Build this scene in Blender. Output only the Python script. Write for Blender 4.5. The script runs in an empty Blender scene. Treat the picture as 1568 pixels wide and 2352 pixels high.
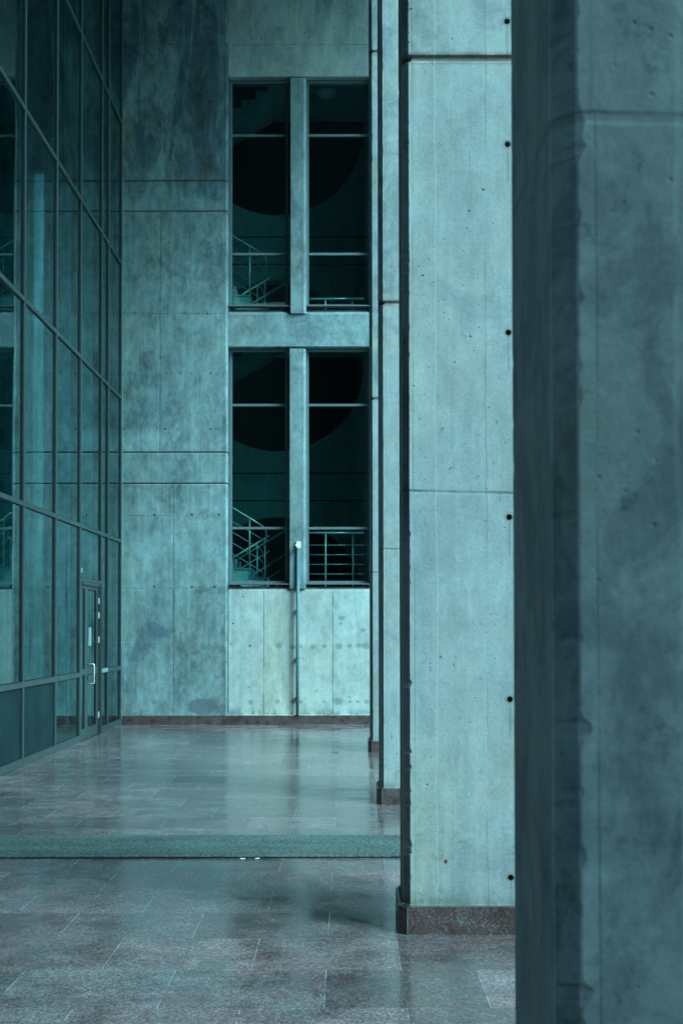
import bpy, bmesh, math, random
from mathutils import Vector, Matrix, Euler, noise
random.seed(7)
scene = bpy.context.scene
COL = scene.collection
R = math.radians

# ------------------------------------------------------------------ camera
TILT, ROLL = 1.5, 0.08
FOC, W, H = 3270.0, 1568.0, 2352.0
EYE = 1.6
SHX = -14.0 / H
SHY = (267.0 - FOC * math.tan(R(TILT))) / H
cam_d = bpy.data.cameras.new("camera")
cam = bpy.data.objects.new("camera", cam_d)
COL.objects.link(cam)
cam.location = (0, 0, EYE)
cam.rotation_mode = 'XYZ'
cam.rotation_euler = Euler((R(90 + TILT), 0, 0))
cam.rotation_euler = (Matrix.Rotation(R(90 + TILT), 4, 'X') @ Matrix.Rotation(R(-ROLL), 4, 'Z')).to_euler()
cam_d.sensor_fit = 'VERTICAL'
cam_d.sensor_height = 36.0
cam_d.sensor_width = 24.0
cam_d.lens = 36.0 * FOC / H
cam_d.shift_x, cam_d.shift_y = SHX, SHY
cam_d.clip_end = 600
cam_d.clip_start = 0.05
cam_d.dof.use_dof = True
cam_d.dof.focus_distance = 12.5
cam_d.dof.aperture_fstop = 9.0
scene.camera = cam
RC = cam.rotation_euler.to_matrix()


def at(px, py, Y):
    """point on the vertical plane at distance Y seen at (px, py) of the 1568x2352 view"""
    d = RC @ Vector(((px - W / 2) / FOC + SHX * H / FOC, -(py - H / 2) / FOC + SHY * H / FOC, -1.0))
    t = Y / d.y
    return Vector((d.x * t, Y, EYE + d.z * t))


# ------------------------------------------------------------------ world, sun, exposure
SUN_EL, SUN_AZ = 42.0, 128.0          # compass angle from +Y, clockwise
world = bpy.data.worlds.new("World")
scene.world = world
world.use_nodes = True
wt = world.node_tree
bg = wt.nodes["Background"]
sky = wt.nodes.new("ShaderNodeTexSky")
sky.sky_type = 'NISHITA'
sky.sun_disc = False
sky.sun_elevation = R(SUN_EL)
sky.sun_rotation = R(SUN_AZ)
sky.air_density = 1.0
sky.dust_density = 4.0
sky.ozone_density = 1.0
mul = wt.nodes.new("ShaderNodeMix")
mul.data_type = 'RGBA'
mul.blend_type = 'MULTIPLY'
mul.inputs[0].default_value = 1.0
mul.inputs[7].default_value = (0.405, 0.97, 1.04, 1)     # cold, teal daylight of the photograph
hsv = wt.nodes.new("ShaderNodeHueSaturation")      # overcast: most of the blue is gone from the sky
hsv.inputs["Saturation"].default_value = 0.35
wt.links.new(sky.outputs[0], hsv.inputs["Color"])
wt.links.new(hsv.outputs[0], mul.inputs[6])
wt.links.new(mul.outputs[2], bg.inputs[0])
bg.inputs[1].default_value = 0.13
sun_d = bpy.data.lights.new("sun", 'SUN')
sun_d.energy = 1.5
sun_d.angle = R(22)
sun_d.color = (0.54, 0.94, 1.02)
sun = bpy.data.objects.new("sun", sun_d)
COL.objects.link(sun)
sd = Vector((math.sin(R(SUN_AZ)) * math.cos(R(SUN_EL)), math.cos(R(SUN_AZ)) * math.cos(R(SUN_EL)), math.sin(R(SUN_EL))))
sun.rotation_euler = (-sd).to_track_quat('-Z', 'Y').to_euler()
sun.location = (20, -10, 30)
vs = scene.view_settings
vs.view_transform = 'Standard'
vs.look = 'None'
vs.gamma = 1.0
vs.exposure = 1.24
scene.cycles.max_bounces = 10
scene.cycles.diffuse_bounces = 5
scene.cycles.glossy_bounces = 5
scene.cycles.transparent_max_bounces = 16
scene.cycles.caustics_reflective = False
scene.cycles.caustics_refractive = False
scene.cycles.sample_clamp_indirect = 6.0


# ------------------------------------------------------------------ node helper
class NB:
    def __init__(s, name):
        s.m = bpy.data.materials.new(name)
        s.m.use_nodes = True
        s.t = s.m.node_tree
        s.t.nodes.clear()
        s.out = s.t.nodes.new("ShaderNodeOutputMaterial")
        s.geo = s.t.nodes.new("ShaderNodeNewGeometry")
        s.pos = s.geo.outputs["Position"]
        sep = s.t.nodes.new("ShaderNodeSeparateXYZ")
        s.t.links.new(s.pos, sep.inputs[0])
        s.x, s.y, s.z = sep.outputs[0], sep.outputs[1], sep.outputs[2]

    def put(s, sock, v):
        if isinstance(v, bpy.types.NodeSocket):
            s.t.links.new(v, sock)
        elif isinstance(v, (tuple, list)):
            sock.default_value = tuple(v) + ((1,) if len(sock.default_value) == 4 and len(v) == 3 else ())
        else:
            sock.default_value = v

    def math(s, op, a, b=0.0, c=None, clamp=False):
        n = s.t.nodes.new("ShaderNodeMath")
        n.operation = op
        n.use_clamp = clamp
        s.put(n.inputs[0], a)
        s.put(n.inputs[1], b)
        if c is not None:
            s.put(n.inputs[2], c)
        return n.outputs[0]

    def add(s, a, b): return s.math('ADD', a, b)
    def sub(s, a, b): return s.math('SUBTRACT', a, b)
    def mul(s, a, b): return s.math('MULTIPLY', a, b)
    def mx(s, a, b): return s.math('MAXIMUM', a, b)

    def sm(s, v, lo, hi, a=0.0, b=1.0):
        n = s.t.nodes.new("ShaderNodeMapRange")
        n.interpolation_type = 'SMOOTHSTEP'
        s.put(n.inputs[0], v)
        n.inputs[1].default_value, n.inputs[2].default_value = lo, hi
        n.inputs[3].default_value, n.inputs[4].default_value = a, b
        return n.outputs[0]

    def vec(s, sx, sy, sz, off=(0, 0, 0)):
        n = s.t.nodes.new("ShaderNodeMapping")
        s.put(n.inputs[0], s.pos)
        n.inputs[1].default_value = off
        n.inputs[3].default_value = (sx, sy, sz)
        return n.outputs[0]

    def noise(s, sc=(1, 1, 1), detail=4, rough=0.55, off=(0, 0, 0), dist=0.0):
        n = s.t.nodes.new("ShaderNodeTexNoise")
        s.put(n.inputs["Vector"], s.vec(*sc, off=off))
        n.inputs["Scale"].default_value = 1.0
        n.inputs["Detail"].default_value = detail
        n.inputs["Roughness"].default_value = rough
        n.inputs["Distortion"].default_value = dist
        return n.outputs[0]

    def voro(s, sc=(1, 1, 1), off=(0, 0, 0), col=False):
        n = s.t.nodes.new("ShaderNodeTexVoronoi")
        s.put(n.inputs["Vector"], s.vec(*sc, off=off))
        n.inputs["Scale"].default_value = 1.0
        if not col:
            return n.outputs["Distance"]
        sp = s.t.nodes.new("ShaderNodeSeparateColor")
        s.t.links.new(n.outputs["Color"], sp.inputs[0])
        return n.outputs["Distance"], sp.outputs[0], sp.outputs[1]

    def mix(s, f, a, b, mode='MIX'):
        n = s.t.nodes.new("ShaderNodeMix")
        n.data_type = 'RGBA'
        n.blend_type = mode
        n.clamp_factor = True
        s.put(n.inputs[0], f)
        s.put(n.inputs[6], a)
        s.put(n.inputs[7], b)
        return n.outputs[2]

    def bump(s, h, strength=0.3, dist=0.01, normal=None):
        n = s.t.nodes.new("ShaderNodeBump")
        n.inputs["Strength"].default_value = strength
        n.inputs["Distance"].default_value = dist
        s.put(n.inputs["Height"], h)
        if normal is not None:
            s.put(n.inputs["Normal"], normal)
        return n.outputs[0]

    def pbsdf(s, color, rough=0.8, metal=0.0, normal=None, spec=0.5, link=True):
        n = s.t.nodes.new("ShaderNodeBsdfPrincipled")
        s.put(n.inputs["Base Color"], color)
        s.put(n.inputs["Roughness"], rough)
        s.put(n.inputs["Metallic"], metal)
        s.put(n.inputs["Specular IOR Level"], spec)
        if normal is not None:
            s.put(n.inputs["Normal"], normal)
        if link:
            s.t.links.new(n.outputs[0], s.out.inputs[0])
        return n

    # soft spot / patch with a ragged edge: 1 inside
    def blob(s, cu, cz, ru, rz, edge=0.25, rag=0.5, freq=5.0, axis='x', off=0.0):
        u = s.x if axis == 'x' else s.y
        du = s.mul(s.sub(u, cu), 1.0 / ru)
        dz = s.mul(s.sub(s.z, cz), 1.0 / rz)
        d = s.math('SQRT', s.add(s.mul(du, du), s.mul(dz, dz)))
        nz = s.noise((freq, freq, freq), 5, 0.6, off=(off, off * 0.7, off * 1.3))
        d = s.add(d, s.mul(s.sub(nz, 0.5), rag * 2))
        return s.sm(d, 1.0 - edge, 1.0 + edge, 1.0, 0.0)

    # thin line at coordinate p on one axis, kept between lo and hi on the other
    def line(s, kind, p, lo, hi, w=0.004, wob=0.003):
        nz = s.noise((1.3, 1.3, 1.3), 5, 0.7, off=(p * 3.1, lo, hi))
        a, b = (s.x, s.z) if kind == 'v' else (s.z, s.x)
        if kind == 'vy':
            a, b = s.y, s.z
        if kind == 'hy':
            a, b = s.z, s.y
        d = s.math('ABSOLUTE', s.sub(s.add(a, s.mul(s.sub(nz, 0.5), wob * 6)), p))
        m = s.sm(d, w * 0.5, w * 1.3, 1.0, 0.0)
        mid, half = (lo + hi) / 2, (hi - lo) / 2
        g = s.sm(s.math('ABSOLUTE', s.sub(b, mid)), half - 0.01, half + 0.01, 1.0, 0.0)
        brk = s.sm(s.noise((4, 4, 4), 3, 0.6, off=(lo, p, hi)), 0.36, 0.56, 0.35, 1.0)
        return s.mul(s.mul(m, g), brk)


def concrete(name, base=0.30, tint=(0.97, 1.0, 1.0), warm=0.25, stain=0.5, pores=1.0, streak=0.5,
             feat=None, seed=0.0, mottle=0.6, cscale=1.0, psc=1.0):
    b = NB(name)
    o = (seed * 3.7, seed * 1.9, seed * 2.3)
    big = b.noise((0.55, 0.55, 0.45), 5, 0.6, off=o, dist=0.4)
    med = b.noise((2.6 * cscale, 2.6 * cscale, 1.5 * cscale), 7, 0.68, off=o, dist=0.3)
    vst = b.noise((14 * cscale, 14 * cscale, 0.45), 5, 0.6, off=o)
    vs2 = b.noise((46 * cscale, 46 * cscale, 1.1), 3, 0.55, off=o)
    fine = b.noise((55, 55, 55), 4, 0.7, off=o)
    # tone
    mid = b.noise((7.5 * cscale, 7.5 * cscale, 5.0 * cscale), 8, 0.75, off=(o[0] + 7, o[1], o[2]), dist=0.4)
    t = b.add(b.mul(b.sub(big, 0.5), 0.9 * mottle), b.mul(b.sub(med, 0.5), 1.7 * mottle))
    t = b.add(t, b.mul(b.sub(mid, 0.5), 1.9 * mottle))
    t = b.add(t, b.mul(b.sub(vst, 0.5), 0.55 * streak))
    t = b.add(t, b.mul(b.sub(vs2, 0.5), 0.35 * streak))
    t = b.add(t, b.mul(b.sub(fine, 0.5), 0.5))
    t = b.math('ADD', b.mul(t, 1.0), 1.0)
    t = b.math('MAXIMUM', t, 0.35)
    c = b.mix(1.0, tuple(base * k for k in tint), t, 'MULTIPLY')
    # t is a float -> grey colour multiply
    wn = b.sm(b.noise((1.0, 1.0, 0.35), 4, 0.6, off=(o[0] + 9, o[1], o[2])), 0.48, 0.68)
    c = b.mix(b.mul(wn, warm), c, b.mix(1.0, c, (1.22, 1.12, 0.86), 'MULTIPLY'))
    hb = b.sm(b.noise((1.6, 1.6, 1.1), 6, 0.65, off=(o[0] + 19, o[1], o[2] + 8)), 0.40, 0.62)
    c = b.mix(b.mul(hb, 0.55), c, b.mix(1.0, c, (0.90, 0.99, 1.10), 'MULTIPLY'))
    # blotchy darker cement skin
    sk = b.sm(b.noise((1.1, 1.1, 0.8), 8, 0.72, off=(o[0], o[1] + 5, o[2] + 4), dist=0.8), 0.54, 0.62)
    c = b.mix(b.mul(sk, stain), c, b.mix(1.0, c, (0.62, 0.68, 0.76), 'MULTIPLY'))
    # pale bloom
    pb = b.sm(b.noise((1.9, 1.9, 1.2), 8, 0.75, off=(o[0] + 2, o[1] + 15, o[2] + 4), dist=0.6), 0.60, 0.70)
    c = b.mix(b.mul(pb, 0.35), c, b.mix(1.0, c, (1.35, 1.35, 1.33), 'MULTIPLY'))
    # pores and specks
    d1, r1, q1 = b.voro((13 * psc, 13 * psc, 15 * psc), o, True)
    d1 = b.add(d1, b.mul(b.sub(fine, 0.5), 0.16))
    d1 = b.sub(d1, b.mul(q1, 0.06))
    p1 = b.mul(b.mul(b.sm(d1, 0.02, 0.06, 1, 0), b.sm(r1, 0.62, 0.64)), b.sm(b.y, 4.0, 5.0, 0.18, 1.0))
    d2, r2, q2 = b.voro((38 * psc, 38 * psc, 38 * psc), o, True)
    p2 = b.mul(b.mul(b.sm(d2, 0.08, 0.18, 1, 0), b.sm(r2, 0.80, 0.82)), b.sm(b.y, 4.0, 5.0, 0.3, 1.0))
    d3 = b.noise((30 * psc, 30 * psc, 22 * psc), 5, 0.7, off=(o[0] + 1, o[1], o[2]))
    p3 = b.mul(b.sm(d3, 0.62, 0.69), b.sm(b.noise((1.5, 1.5, 1.5), 3, 0.6, off=(o[0] + 31, 0, 0)), 0.45, 0.62))
    pm = b.mx(b.mx(p1, p2), b.mul(p3, 0.7))
    pm = b.mul(b.mul(pm, pores), b.sm(b.noise((0.9, 0.9, 0.9), 3, 0.6, off=(o[0] + 3, o[1], o[2])), 0.38, 0.58, 0.25, 1.0))
    c = b.mix(b.mul(pm, 0.88), c, (0.035, 0.04, 0.04))
    h = b.sub(b.add(b.mul(med, 0.35), b.mul(fine, 0.22)), b.mul(pm, 1.0))
    if feat:
        c, h = feat(b, c, h)
    nrm = b.bump(h, 0.55, 0.012)
    b.pbsdf(c, b.sm(med, 0.3, 0.7, 0.62, 0.85), 0, nrm, spec=0.35)
    return b.m


def plain(name, color, rough=0.5, metal=0.0, var=0.12, bmp=0.0, spec=0.5):
    b = NB(name)
    n = b.noise((6, 6, 6), 5, 0.65)
    f = b.noise((90, 90, 90), 3, 0.6)
    k = b.add(1.0, b.add(b.mul(b.sub(n, 0.5), var * 2), b.mul(b.sub(f, 0.5), var)))
    c = b.mix(1.0, color, k, 'MULTIPLY')
    b.pbsdf(c, b.sm(n, 0.3, 0.7, max(0.02, rough - 0.06), rough + 0.06), metal,
            b.bump(f, bmp, 0.004) if bmp else None, spec=spec)
    return b.m


# ------------------------------------------------------------------ scene dimensions
YB = 23.80                       # front of the end wall
XG = -3.77                       # glass facade plane
COLY = [2.00, 7.50, 12.98, 18.44]  # column fronts
TOP = 13.1                       # soffit height
zb = lambda py, px=600, Y=YB: at(px, py, Y).z
xb = lambda px, py=1176, Y=YB: at(px, py, Y).x

# ---- concrete features -------------------------------------------------------
def dark(b, c, m, k=0.6, col=(0.06, 0.07, 0.075)):
    return b.mix(b.mul(m, k), c, col)


def feat_left(b, c, h):
    # shuttering seams
    ls = []
    for (px, y0, y1) in ((398, 1110, 1640), (367.5, 487, 1036), (413, 0, 412), (410, 417, 484)):
        p = at(px, (y0 + y1) / 2, YB)
        ls.append(b.line('v', p.x, zb(y1), zb(y0), 0.010, 0.002))
    for (py, x0, x1) in ((1351, -3.8, -2.0), (720, -3.8, -2.0), (1480, -3.8, xb(398)), (1185, -3.8, xb(398)), (102, -3.8, -2.0)):
        ls.append(b.mul(b.line('h', zb(py), x0, x1, 0.007, 0.004), 0.75))
    m = ls[0]
    for l in ls[1:]:
        m = b.mx(m, l)
    c = dark(b, c, m, 0.42)
    h = b.sub(h, b.mul(m, 0.8))
    # repaired, plugged tie holes
    for (px, py, r) in ((354, 1487, .045), (420, 1487, .03), (441, 1487, .035), (466, 1486, .06), (489, 1487, .05),
                        (354, 1613, .045), (380, 1612, .03), (500, 1608, .06), (300, 858, .03), (393, 857, .03),
                        (414, 857, .03), (440, 858, .03), (498, 859, .04), (410, 985, .04), (500, 985, .04),
                        (310, 720, .05), (425, 719, .04), (455, 720, .03), (345, 720, .03)):
        p = at(px, py, YB)
        q = b.blob(p.x, p.z, r, r * .8, 0.5, 0.4, 9, off=px * .01)
        c = dark(b, c, q, 0.5, (0.12, 0.13, 0.14))
    # grey repair patch at the foot
    p = at(466, 1622, YB)
    q = b.blob(p.x, p.z, 0.25, 0.14, 0.06, 0.35, 6)
    c = b.mix(b.mul(q, 0.8), c, b.mix(1.0, (0.105, 0.12, 0.145), b.add(0.6, b.noise((20, 20, 20), 4, 0.7)), 'MULTIPLY'))
    p = at(512, 1630, YB)
    q = b.blob(p.x, p.z, 0.09, 0.09, 0.06, 0.4, 8)
    c = b.mix(b.mul(q, 0.7), c, (0.11, 0.125, 0.15))
    # pale crust above the lower band
    p = at(325, 1010, YB)
    q = b.blob(p.x, p.z, 0.42, 0.20, 0.08, 0.45, 3.0)
    c = b.mix(b.mul(q, 0.45), c, b.mix(1.0, c, (1.5, 1.45, 1.42), 'MULTIPLY'))
    p = at(330, 950, YB)
    q = b.blob(p.x, p.z, 0.75, 0.30, 0.12, 0.35, 1.6)
    c = b.mix(b.mul(q, 0.4), c, b.mix(1.0, c, (0.62, 0.66, 0.7), 'MULTIPLY'))
    # damp stains of the upper storey, running down from above
    run = b.noise((2.4, 2.4, 0.55), 8, 0.7, off=(4, 0, 8), dist=0.9)
    up = b.sm(b.z, 8.6, 9.6)
    q = b.mul(b.sm(run, 0.44, 0.56), up)
    c = b.mix(b.mul(q, 0.75), c, b.mix(1.0, c, (0.30, 0.35, 0.42), 'MULTIPLY'))
    q = b.mul(b.sm(b.noise((3.2, 3.2, 0.9), 7, 0.7, off=(14, 2, 3), dist=0.8), 0.56, 0.64), up)
    c = b.mix(b.mul(q, 0.65), c, b.mix(1.0, c, (0.9, 0.55, 0.30), 'MULTIPLY'))
    c = b.mix(b.mul(up, 0.55), c, b.mix(1.0, c, (0.66, 0.66, 0.68), 'MULTIPLY'))  # whole upper part evenly darker
    # grime hanging under each band
    for py in (1112, 487):
        z0 = zb(py)
        e = b.mul(b.sm(b.z, z0 - 0.22, z0, 0, 1), b.sm(b.z, z0, z0 + 0.01, 1, 0))
        q = b.mul(e, b.sm(b.noise((5, 5, 9), 6, 0.75, off=(py, 0, 0)), 0.52, 0.60))
        c = dark(b, c, q, 0.45)
    # drips from the joints and tie-hole rows
    for py, L in ((1112, 1.1), (1040, 0.45), (487, 1.5), (720, 1.0), (1351, 0.9), (858, 0.9), (415, 0.4)):
        z0 = zb(py)
        nz = b.noise((11, 11, 0.35), 6, 0.7, off=(py * .37, 0, 0), dist=0.2)
        ln = b.sm(b.z, z0 - L, z0 - 0.02)
        q = b.mul(b.mul(b.sm(nz, 0.53, 0.60), ln), b.sm(b.z, z0 - 0.01, z0, 1, 0))
        c = b.mix(b.mul(q, 0.42), c, b.mix(1.0, c, (0.50, 0.55, 0.58), 'MULTIPLY'))
    # long vertical dirty runs
    q = b.sm(b.noise((5.5, 5.5, 0.22), 6, 0.6, off=(40, 0, 2)), 0.55, 0.66)
    c = b.mix(b.mul(q, 0.45), c, b.mix(1.0, c, (0.66, 0.72, 0.78), 'MULTIPLY'))
    # foot grime
    q = b.mul(b.sm(b.z, 0.16, 0.55, 1, 0), b.sm(b.noise((4, 4, 1.5), 6, 0.7, off=(3, 3, 3)), 0.45, 0.62))
    c = dark(b, c, q, 0.35, (0.09, 0.1, 0.09))
    return c, h


def feat_bay(b, c, h):
    ls = []
    for px in (604.5, 763.5):
        ls.append(b.line('v', at(px, 1500, YB).x, 0.1, zb(1357), 0.009, 0.0015))
    ls.append(b.line('h', zb(100), -1.95, 3, 0.006, 0.003))
    m = ls[0]
    for l in ls[1:]:
        m = b.mx(m, l)
    c = dark(b, c, m, 0.55)
    h = b.sub(h, b.mul(m, 0.8))
    for (px, py, r) in ((574, 1483, .02), (640, 1483, .05), (672, 1486, .05), (690, 1485, .035), (719, 1486, .05), (745, 1484, .04),
                        (778, 1484, .06), (803, 1484, .04), (824, 1483, .045), (840, 1484, .07),
                        (575, 1613, .045), (637, 1612, .04), (672, 1612, .045), (688, 1612, .04), (745, 1612, .025), (778, 1611, .07),
                        (803, 1612, .03), (822, 1612, .03), (842, 1612, .04), (783, 1420, .05), (834, 1447, .035), (782, 1432, .03)):
        p = at(px, py, YB)
        q = b.blob(p.x, p.z, r, r * .85, 0.5, 0.45, 9, off=px * .013)
        c = dark(b, c, q, 0.5, (0.10, 0.12, 0.13))
    # mossy damp line at the foot
    q = b.mul(b.sm(b.z, 0.15, 0.30, 1, 0), b.sm(b.noise((6, 6, 3), 6, 0.75, off=(1, 8, 3)), 0.42, 0.56))
    c = dark(b, c, q, 0.6, (0.06, 0.075, 0.045))
    q = b.mul(b.sm(b.z, 0.15, 0.20, 1, 0), b.sm(b.noise((9, 9, 9), 6, 0.75, off=(1, 18, 3)), 0.56, 0.62))
    c = b.mix(b.mul(q, 0.7), c, (0.6, 0.6, 0.58))
    # rust stains under the top of the upper windows
    q = b.mul(b.mul(b.sm(b.z, 10.6, 10.82), b.sm(b.z, 10.95, 10.75, 0, 1)), b.sm(b.noise((2, 2, 5), 5, 0.7, off=(0, 3, 0)), 0.42, 0.6))
    c = b.mix(b.mul(q, 0.5), c, (0.22, 0.11, 0.06))
    q = b.mul(b.sm(b.z, 10.9, 12.4), b.sm(b.noise((5, 5, 0.8), 7, 0.75, off=(2, 3, 0)), 0.46, 0.6))
    c = b.mix(b.mul(q, 0.6), c, b.mix(1.0, c, (0.45, 0.48, 0.5), 'MULTIPLY'))
    return c, h


def feat_spandrel(b, c, h):
    q = b.sm(b.noise((1.9, 1.9, 2.6), 8, 0.68, off=(7, 3, 1), dist=0.9), 0.52, 0.60)
    c = b.mix(b.mul(q, 0.5), c, b.mix(1.0, c, (0.55, 0.62, 0.74), 'MULTIPLY'))
    q = b.sm(b.noise((11, 11, 11), 6, 0.7, off=(7, 3, 1)), 0.60, 0.66)
    q = b.mul(q, b.sm(b.x, -0.9, -0.2))
    c = dark(b, c, q, 0.6)
    return c, h


def feat_column(b, c, h):
    # construction joint, rust below the recess
    zj = b.add(b.sub(b.z, 2.318), b.mul(b.sub(b.x, 0.55), 0.028))
    zj = b.add(zj, b.mul(b.sub(b.noise((5, 5, 5), 5, 0.7), 0.5), 0.012))
    e = b.sm(b.math('ABSOLUTE', zj), 0.003, 0.012, 1, 0)
    e = b.mul(e, b.sm(b.noise((3, 3, 3), 5, 0.7, off=(5, 5, 5)), 0.36, 0.56, 0.45, 1.0))
    c = dark(b, c, b.mul(e, b.sm(b.y, 4.0, 5.0, 0.5, 1.0)), 0.55)
    h = b.sub(h, b.mul(e, 0.5))
    zg_ = b.sub(b.z, b.sm(b.y, 10.0, 10.1, 0.018, -0.032))
    for z0 in (4.615, 9.175):
        q = b.mul(b.sm(b.math('ABSOLUTE', b.sub(zg_, z0)), 0.018, 0.045, 1, 0), b.sm(b.noise((5, 5, 20), 5, 0.7, off=(0, z0, 0)), 0.35, 0.6, 0.3, 1))
        c = b.mix(b.mul(q, 0.7), c, (0.15, 0.085, 0.06))
        q = b.mul(b.mul(b.sm(b.z, z0 - 0.55, z0 - 0.05), b.sm(b.z, z0 - 0.02, z0, 1, 0)), b.sm(b.noise((9, 9, 1.6), 6, 0.7, off=(z0, 9, 0)), 0.55, 0.66))
        c = b.mix(b.mul(q, 0.45), c, b.mix(1.0, c, (1.1, 0.78, 0.5), 'MULTIPLY'))
    # hairline cracks and trickles
    for (px, w, k) in ((1085, 0.0016, 0.35), (1120, 0.002, 0.35), (1040, 0.0012, 0.25), (1003, 0.003, -1)):
        p = at(px, 1900, COLY[1])
        wob = b.noise((0.6, 0.6, 2.2), 6, 0.7, off=(px * .1, 0, 0))
        d = b.math('ABSOLUTE', b.sub(b.add(b.x, b.mul(b.sub(wob, 0.5), 0.05)), p.x))
        q = b.sm(d, w, w * 2.2, 1, 0)
        if k > 0:
            g = b.sm(b.noise((1, 1, 1.2), 4, 0.6, off=(px * .2, 3, 0)), 0.45, 0.55)
            c = dark(b, c, b.mul(q, g), k)
        else:
            c = b.mix(b.mul(q, 0.25), c, (0.5, 0.55, 0.55))
    # sparse rusty and ochre blotches low down
    q = b.mul(b.sm(b.noise((7, 7, 7), 6, 0.75, off=(3, 1, 11)), 0.64, 0.68), b.sm(b.z, 0.9, 0.5))
    c = b.mix(b.mul(q, 0.5), c, (0.28, 0.21, 0.13))
    p = at(1023, 1979, COLY[1])
    q = b.blob(p.x, p.z, 0.009, 0.011, 0.2, 0.5, 60)
    c = b.mix(q, c, (0.14, 0.02, 0.015))
    # scuffs and dirt near the floor
    lowz = b.sm(b.z, 1.3, 0.3)
    q = b.mul(b.sm(b.noise((16, 16, 16), 7, 0.75, off=(8, 1, 1)), 0.55, 0.66), lowz)
    c = dark(b, c, q, 0.42)
    q = b.mul(b.sm(b.z, 0.15, 0.24, 1, 0), b.sm(b.noise((6, 6, 3), 5, 0.7), 0.38, 0.6, 0.3, 1))
    c = dark(b, c, q, 0.55, (0.07, 0.085, 0.06))
    # large soft clouds on the nearer shaft
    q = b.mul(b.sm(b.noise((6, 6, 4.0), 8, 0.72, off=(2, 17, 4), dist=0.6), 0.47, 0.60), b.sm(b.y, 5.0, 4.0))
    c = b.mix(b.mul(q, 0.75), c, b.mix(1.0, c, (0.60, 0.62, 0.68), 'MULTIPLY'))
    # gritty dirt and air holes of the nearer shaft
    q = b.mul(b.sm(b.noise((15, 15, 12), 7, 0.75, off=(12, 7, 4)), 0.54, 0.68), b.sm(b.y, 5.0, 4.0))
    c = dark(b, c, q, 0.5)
    # stained rims round the tie holes
    for zz in (4.83, 4.17, 3.165, 2.185, 1.225, 0.292):
        q = b.mul(b.blob(0.852, zz, 0.027, 0.027, 0.25, 0.35, 40, off=zz), b.sm(b.math('ABSOLUTE', b.sub(b.y, 7.5)), 0.5, 0.6, 1, 0))
        c = dark(b, c, q, 0.38, (0.12, 0.10, 0.08))
        q = b.mul(b.blob(0.853, zz - 0.11, 0.008, 0.10, 0.3, 0.4, 25, off=zz), b.sm(b.math('ABSOLUTE', b.sub(b.y, 7.5)), 0.5, 0.6, 1, 0))
        c = dark(b, c, q, 0.28)
    # darker chamfers of the aisle side, blackish runs on them
    ch = b.mul(b.sm(b.x, 0.2928, 0.2940), b.sm(b.x, 0.3235, 0.3250, 1, 0))
    c = b.mix(b.mul(ch, 0.75), c, b.mix(1.0, c, (0.36, 0.42, 0.44), 'MULTIPLY'))
    q = b.mul(ch, b.sm(b.noise((2, 2, 0.7), 6, 0.7, off=(2, 9, 6)), 0.50, 0.62))
    c = b.mix(b.mul(q, 0.7), c, b.mix(1.0, c, (0.35, 0.36, 0.33), 'MULTIPLY'))
    # board joint close to the arris
    l = b.mx(b.line('v', 0.346, 2.33, 14, 0.003, 0.001), b.line('v', 0.352, 0, 2.33, 0.002, 0.0015))
    c = dark(b, c, l, 0.45)
    lb = b.mul(b.sm(b.x, 0.352, 0.346), b.sm(b.x, 0.3250, 0.3265))
    c = b.mix(b.mul(lb, 0.15), c, b.mix(1.0, c, (1.25, 1.3, 1.3), 'MULTIPLY'))
    # mottled lift above the recess
    q = b.mul(b.sm(b.z, 4.63, 4.65), b.sm(b.noise((3.4, 3.4, 3.0), 8, 0.75, off=(22, 9, 6), dist=0.5), 0.42, 0.60))
    c = b.mix(b.mul(q, 0.7), c, b.mix(1.0, c, (0.55, 0.62, 0.66), 'MULTIPLY'))
    return c, h


M = {}
M['wall_left'] = concrete("concrete_stained", 0.285, (0.76, 1.0, 1.05), warm=0.2, stain=0.9, pores=0.9, streak=1.0, feat=feat_left, seed=1.0, mottle=0.95, psc=0.55)
M['wall_bay'] = concrete("concrete_pale", 0.45, (0.98, 1.0, 0.97), warm=0.42, stain=0.35, pores=1.0, streak=0.6, feat=feat_bay, seed=2.0, mottle=0.55, psc=0.5)
M['spandrel'] = concrete("concrete_cloudy", 0.28, (0.80, 1.0, 1.05), warm=0.1, stain=0.5, pores=0.8, streak=0.2, feat=feat_spandrel, seed=3.0, mottle=0.9, psc=0.5)
M['pier'] = concrete("concrete_pier", 0.25, (0.80, 1.0, 1.04), warm=0.1, stain=0.8, pores=1.0, streak=0.5, seed=4.0, mottle=0.9, psc=0.6)
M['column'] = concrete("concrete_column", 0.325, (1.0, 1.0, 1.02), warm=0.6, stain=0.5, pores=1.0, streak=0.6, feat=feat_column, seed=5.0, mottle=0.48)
M['inside'] = concrete("concrete_stairwell", 0.40, (0.80, 1.0, 1.0), warm=0.1, stain=0.5, pores=0.6, streak=0.3, seed=6.0, mottle=0.5)
M['joint'] = plain('rusty_joint_mortar', (0.10, 0.065, 0.055), 0.9, 0, 0.4)
M['soffit'] = concrete("concrete_soffit", 0.26, (0.72, 1.0, 1.03), warm=0.1, stain=0.5, pores=0.4, streak=0.1, seed=7.0)
M['alu'] = plain("grey_coated_aluminium", (0.042, 0.064, 0.070), 0.42, 0.0, 0.10, spec=0.6)
M['alu_win'] = plain("window_frame_grey", (0.12, 0.16, 0.18), 0.5, 0.0, 0.10)
M['gasket'] = plain("black_gasket", (0.008, 0.009, 0.01), 0.7)
M['steel'] = plain("brushed_stainless_steel", (0.60, 0.64, 0.64), 0.32, 0.45, 0.05)
M['chrome'] = plain("satin_steel_handle", (0.75, 0.80, 0.80), 0.22, 0.7, 0.03)
M['white'] = plain("white_plastic", (0.80, 0.82, 0.82), 0.4, 0, 0.05)
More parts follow.
